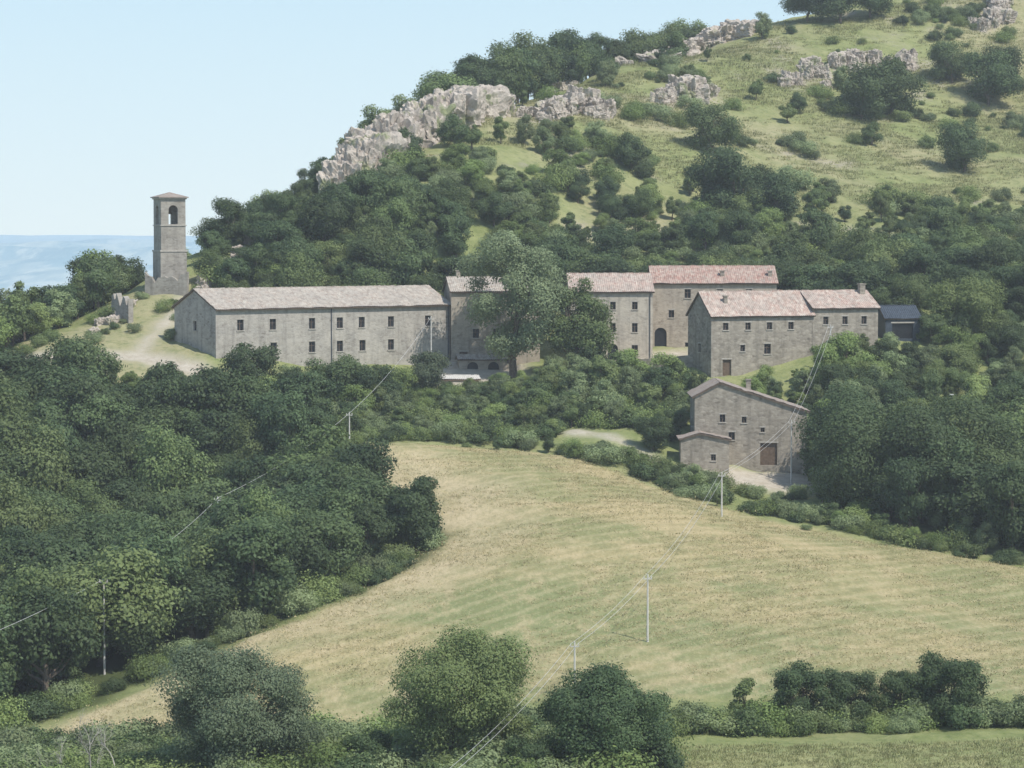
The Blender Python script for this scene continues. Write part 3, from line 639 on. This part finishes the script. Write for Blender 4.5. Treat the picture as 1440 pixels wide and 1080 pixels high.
building('village_house',42.28,383.36,-19.5,20,10.2,7.8,8.2,2.2,[(2.,5.9,.8,1.1,'w'),(5,5.9,.8,1.1,'w'),(8,5.9,.8,1.1,'w'),(3.5,2.6,.9,1.3,'w')],S_rub,T_pink,seed=11,chims=((9.2,3.2,9.9,1.5,.8),))
building('rubble_stone_barn',23.6,352,-31,0,14.5,9,9.2,1.7,[(3.6,5.9,.7,1.,'w'),(6.4,5.8,.6,.8,'w'),(4.8,3.6,.8,1.0,'w'),(9.6,.3,2.2,2.9,'d'),(8.8,4.6,.5,.6,'w')],S_rub,T_grey,ridge='y',apex=.22,hr=7.2,seed=13,left=[(4,5,.8,1.1,'w')],chims=((7.6,7.8,9.8,1.1,.6),))
building('barn_annex',21.6,348.6,-31,0,6.2,3.36,3.9,.7,[(4.2,1.2,.6,.8,'w')],S_rub,T_grey,ridge='y',apex=.4,hr=3.8,seed=15,oh=.3)
building('metal_roof_shed',53.5,391,-16,12,5.2,5,3.0,1.6,[(2.6,.1,3.2,2.2,'o')],M_shed,M_shed,seed=17,oh=.3)
building('tool_shed',-10.2,383,-23.4,10,5.6,3,2.0,.4,[(2.8,.1,4.4,1.5,'o')],S_vill,M_pole,seed=19,oh=.3)
building('stone_porch',-7.6,391.8,-21.2,8,7,3,2.2,.5,[(2,.1,1.6,1.8,'a'),(5,.1,1.6,1.8,'a')],S_vill,T_long,seed=21,oh=.3)
def rubble_wall(name,pts,h,th_=.5,seed=0,mat=S_rub,jag=.1):
    g=rs(seed);bm=bmesh.new()
    for (x1,y1),(x2,y2) in zip(pts[:-1],pts[1:]):
        L_=math.hypot(x2-x1,y2-y1);k=max(2,int(L_/.5));d=Vector(((x2-x1)/L_,(y2-y1)/L_,0));nn=Vector((-d.y,d.x,0))*th_/2
        tops=[];
        for i in range(k+1):
            p=Vector((x1,y1,0))+d*L_*i/k;zb=float(hz(p.x,p.y));zt=zb+h+g.normal(0,jag)
            tops.append([bm.verts.new(Vector((p.x+s*nn.x,p.y+s*nn.y,zz))) for s,zz in ((-1,zb-1.5),(-1,zt),(1,zt),(1,zb-1.5))])
        for i in range(k):
            for s in range(3): bm.faces.new([tops[i][s],tops[i][s+1],tops[i+1][s+1],tops[i+1][s]])
        for e_ in (tops[0],tops[-1]): bm.faces.new(e_)
    me=bpy.data.meshes.new(name);bmesh.ops.recalc_face_normals(bm,faces=bm.faces);bm.to_mesh(me);bm.free();me.materials.append(mat)
    return link(bpy.data.objects.new(name,me))
rubble_wall('retaining_wall',[(12,388),(19,386),(26,384)],1.7,.5,2,S_rub,.05)
rubble_wall('ruined_wall',[(-54.5,406.5),(-48,405)],2.6,.7,3,S_tow,.5)
rubble_wall('ruined_wall',[(-58,398),(-55,394)],3,.8,4,S_tow,.8)
# bell tower
root=empty('bell_tower',(-51.2,409,-9.5),math.radians(24));s=1.9;bm=bmesh.new()
boxb(bm,-s-.12,s+.12,-s-.12,s+.12,-3,6.0);boxb(bm,-s,s,-s,s,6.003,10.0)
z0,z1=10.0,13.7;aw=.72;sp_=12.1
for k in range(4):
    a=k*math.pi/2;ca,sa=math.cos(a),math.sin(a);t_=.45
    out=[(-s,z0),(-aw,z0)]+[(-aw*math.cos(i*math.pi/10),sp_+aw*math.sin(i*math.pi/10)) for i in range(11)]+[(aw,z0),(s,z0),(s,z1),(-s,z1)]
    fr=[];bk=[]
    for (p,zz) in out:
        xi=max(-s+t_,min(s-t_,p)) if abs(p)>aw+.01 else p
        for lst,xx,yy in ((fr,p,-s),(bk,xi,-s+t_)): lst.append(bm.verts.new((xx*ca-yy*sa,xx*sa+yy*ca,zz+.003)))
    bm.faces.new(fr);bm.faces.new(bk)
    for i in range(len(out)): j=(i+1)%len(out);bm.faces.new([fr[i],fr[j],bk[j],bk[i]])
obj_from(bm,'walls',S_tow,root)
bm=bmesh.new();boxb(bm,-s-.22,s+.22,-s-.22,s+.22,5.9,6.15);boxb(bm,-s-.12,s+.12,-s-.12,s+.12,9.75,9.9);boxb(bm,-s-.18,s+.18,-s-.18,s+.18,13.71,13.9);obj_from(bm,'string_courses',M_sill,root)
bm=bmesh.new();e_=s+.4
bs_=[bm.verts.new(p) for p in ((-e_,-e_,13.92),(e_,-e_,13.92),(e_,e_,13.92),(-e_,e_,13.92))];ts=[bm.verts.new((p.co.x,p.co.y,14.06)) for p in bs_];ap=bm.verts.new((0,0,14.8))
bm.faces.new(bs_)
for i in range(4): j=(i+1)%4;bm.faces.new([bs_[i],bs_[j],ts[j],ts[i]]);bm.faces.new([ts[i],ts[j],ap])
obj_from(bm,'roof_tiles',T_grey,root)
bm=bmesh.new();prof=[(.02,12.6),(.18,12.5),(.25,12.2),(.3,11.8),(.42,11.5)];rings=[[bm.verts.new((r_*math.cos(t*math.pi/8),r_*math.sin(t*math.pi/8),zz)) for t in range(16)] for r_,zz in prof]
for a_,b2 in zip(rings[:-1],rings[1:]):
    for t in range(16): bm.faces.new([a_[t],a_[(t+1)%16],b2[(t+1)%16],b2[t]])
boxb(bm,-1.6,1.6,-.06,.06,12.62,12.75);obj_from(bm,'bell',M_bronze,root)
# ------------------------------------------------------------ poles and wires
def pole(x,y,h,arm=True,rz=0):
    z=float(hz(x,y));bm=bmesh.new()
    bmesh.ops.create_cone(bm,segments=10,radius1=.12,radius2=.07,depth=h+1,cap_ends=True,matrix=Matrix.Translation((0,0,(h-1)/2)))
    if arm:
        boxb(bm,-.4,.4,-.14,-.07,h-.45,h-.37)
        for xx in (-.35,0,.35): boxb(bm,xx-.04,xx+.04,-.15,-.06,h-.367,h-.15)
    me=bpy.data.meshes.new('utility_pole');bm.to_mesh(me);bm.free();me.materials.append(M_pole)
    o_=link(bpy.data.objects.new('utility_pole',me));o_.location=(x,y,z);o_.rotation_euler=(0,0,rz);return Vector((x,y,z+h-.15))
A1=[pole(-6.5,165,6.5),pole(5.5,238,5.2),pole(12.8,256,6.4),pole(24.6,319,5.2),pole(35.6,347,8.2),pole(44,377,7)]
A2=[pole(-56,214,8),pole(-38.5,256,9.2),pole(-33,305,9.5),pole(-20.6,345,4.5),pole(-11.5,388,8)]
def wires(name,pts,offs=(-.3,.3),r_=.014,sag=.9):
    segs=[]
    for a_,b2 in zip(pts[:-1],pts[1:]):
        for of in offs:
            path=[]
            for i in range(13):
                t=i/12;p=a_.lerp(b2,t);path.append(np.array([p.x+of,p.y,p.z-4*sag*t*(1-t)*min(1,(b2-a_).length/45)]))
            segs.append((path,[r_]*13))
    V,F=tubes(segs,4);link(bpy.data.objects.new(name,fastmesh(name,V,F,[M_wire])))
wires('power_line',A1);wires('telephone_line',A2,(0,),.018)
for i,(x_,y_) in enumerate(((57,371),(60,372),(63,371.5))):
    bm=bmesh.new();boxb(bm,-.2,.2,-.2,.2,-.6,2.2);boxb(bm,-.28,.28,-.28,.28,2.203,2.35);me=bpy.data.meshes.new('gate_pillar');bm.to_mesh(me);bm.free();me.materials.append(M_white)
    o_=link(bpy.data.objects.new('gate_pillar',me));o_.location=(x_,y_,float(hz(x_,y_)))

# ------------------------------------------------------------ summer haze in the air of the valley
bm=bmesh.new();boxb(bm,-600,700,-60,1100,-300,220);me=bpy.data.meshes.new('haze_air');bm.to_mesh(me);bm.free()
m,nt,o=newmat('haze');vs_=nt.nodes.new('ShaderNodeVolumeScatter');vs_.inputs['Color'].default_value=(.90,.95,1,1);vs_.inputs['Density'].default_value=.00022;nt.links.new(vs_.outputs[0],o.inputs['Volume'])
me.materials.append(m);link(bpy.data.objects.new('haze_air',me))

# ------------------------------------------------------------ camera, light
cam=bpy.data.cameras.new('camera');co=bpy.data.objects.new('camera',cam);link(co)
cam.lens=96;cam.sensor_width=36;cam.clip_start=1;cam.clip_end=100000
co.rotation_euler=(math.pi/2-math.atan(220/3840),0,0);sc.camera=co
sv=Vector((.72*.6,-.69*.6,.8)).normalized();el=math.asin(sv.z);az=math.atan2(sv.x,sv.y)
wd=bpy.data.worlds.new('World');sc.world=wd;wd.use_nodes=True;nt=wd.node_tree;q=N(nt)
s=nt.nodes.new('ShaderNodeTexSky');s.sky_type='NISHITA';s.sun_disc=False;s.sun_elevation=el;s.sun_rotation=az;s.altitude=0;s.air_density=1.;s.dust_density=.3;s.ozone_density=3
sx=q.n('ShaderNodeSeparateXYZ');q.l(q.n('ShaderNodeTexCoord').outputs['Generated'],sx.inputs[0])
hz_=q.mix(q.mapr(sx.outputs[2],0,.12),(6.0,7.1,7.5),(4.2,6.2,7.6))
col=q.mix(q.mapr(sx.outputs[2],.04,.35,.95,.15),s.outputs[0],hz_)
nt.links.new(col,nt.nodes['Background'].inputs[0]);nt.nodes['Background'].inputs[1].default_value=.14
l=bpy.data.lights.new('sun','SUN');l.energy=4.5;l.angle=math.radians(.5);l.color=(1,.95,.87);lo=bpy.data.objects.new('sun',l);link(lo);lo.rotation_euler=sv.to_track_quat('Z','Y').to_euler()
sc.view_settings.view_transform='Standard';sc.view_settings.look='None';sc.view_settings.exposure=0
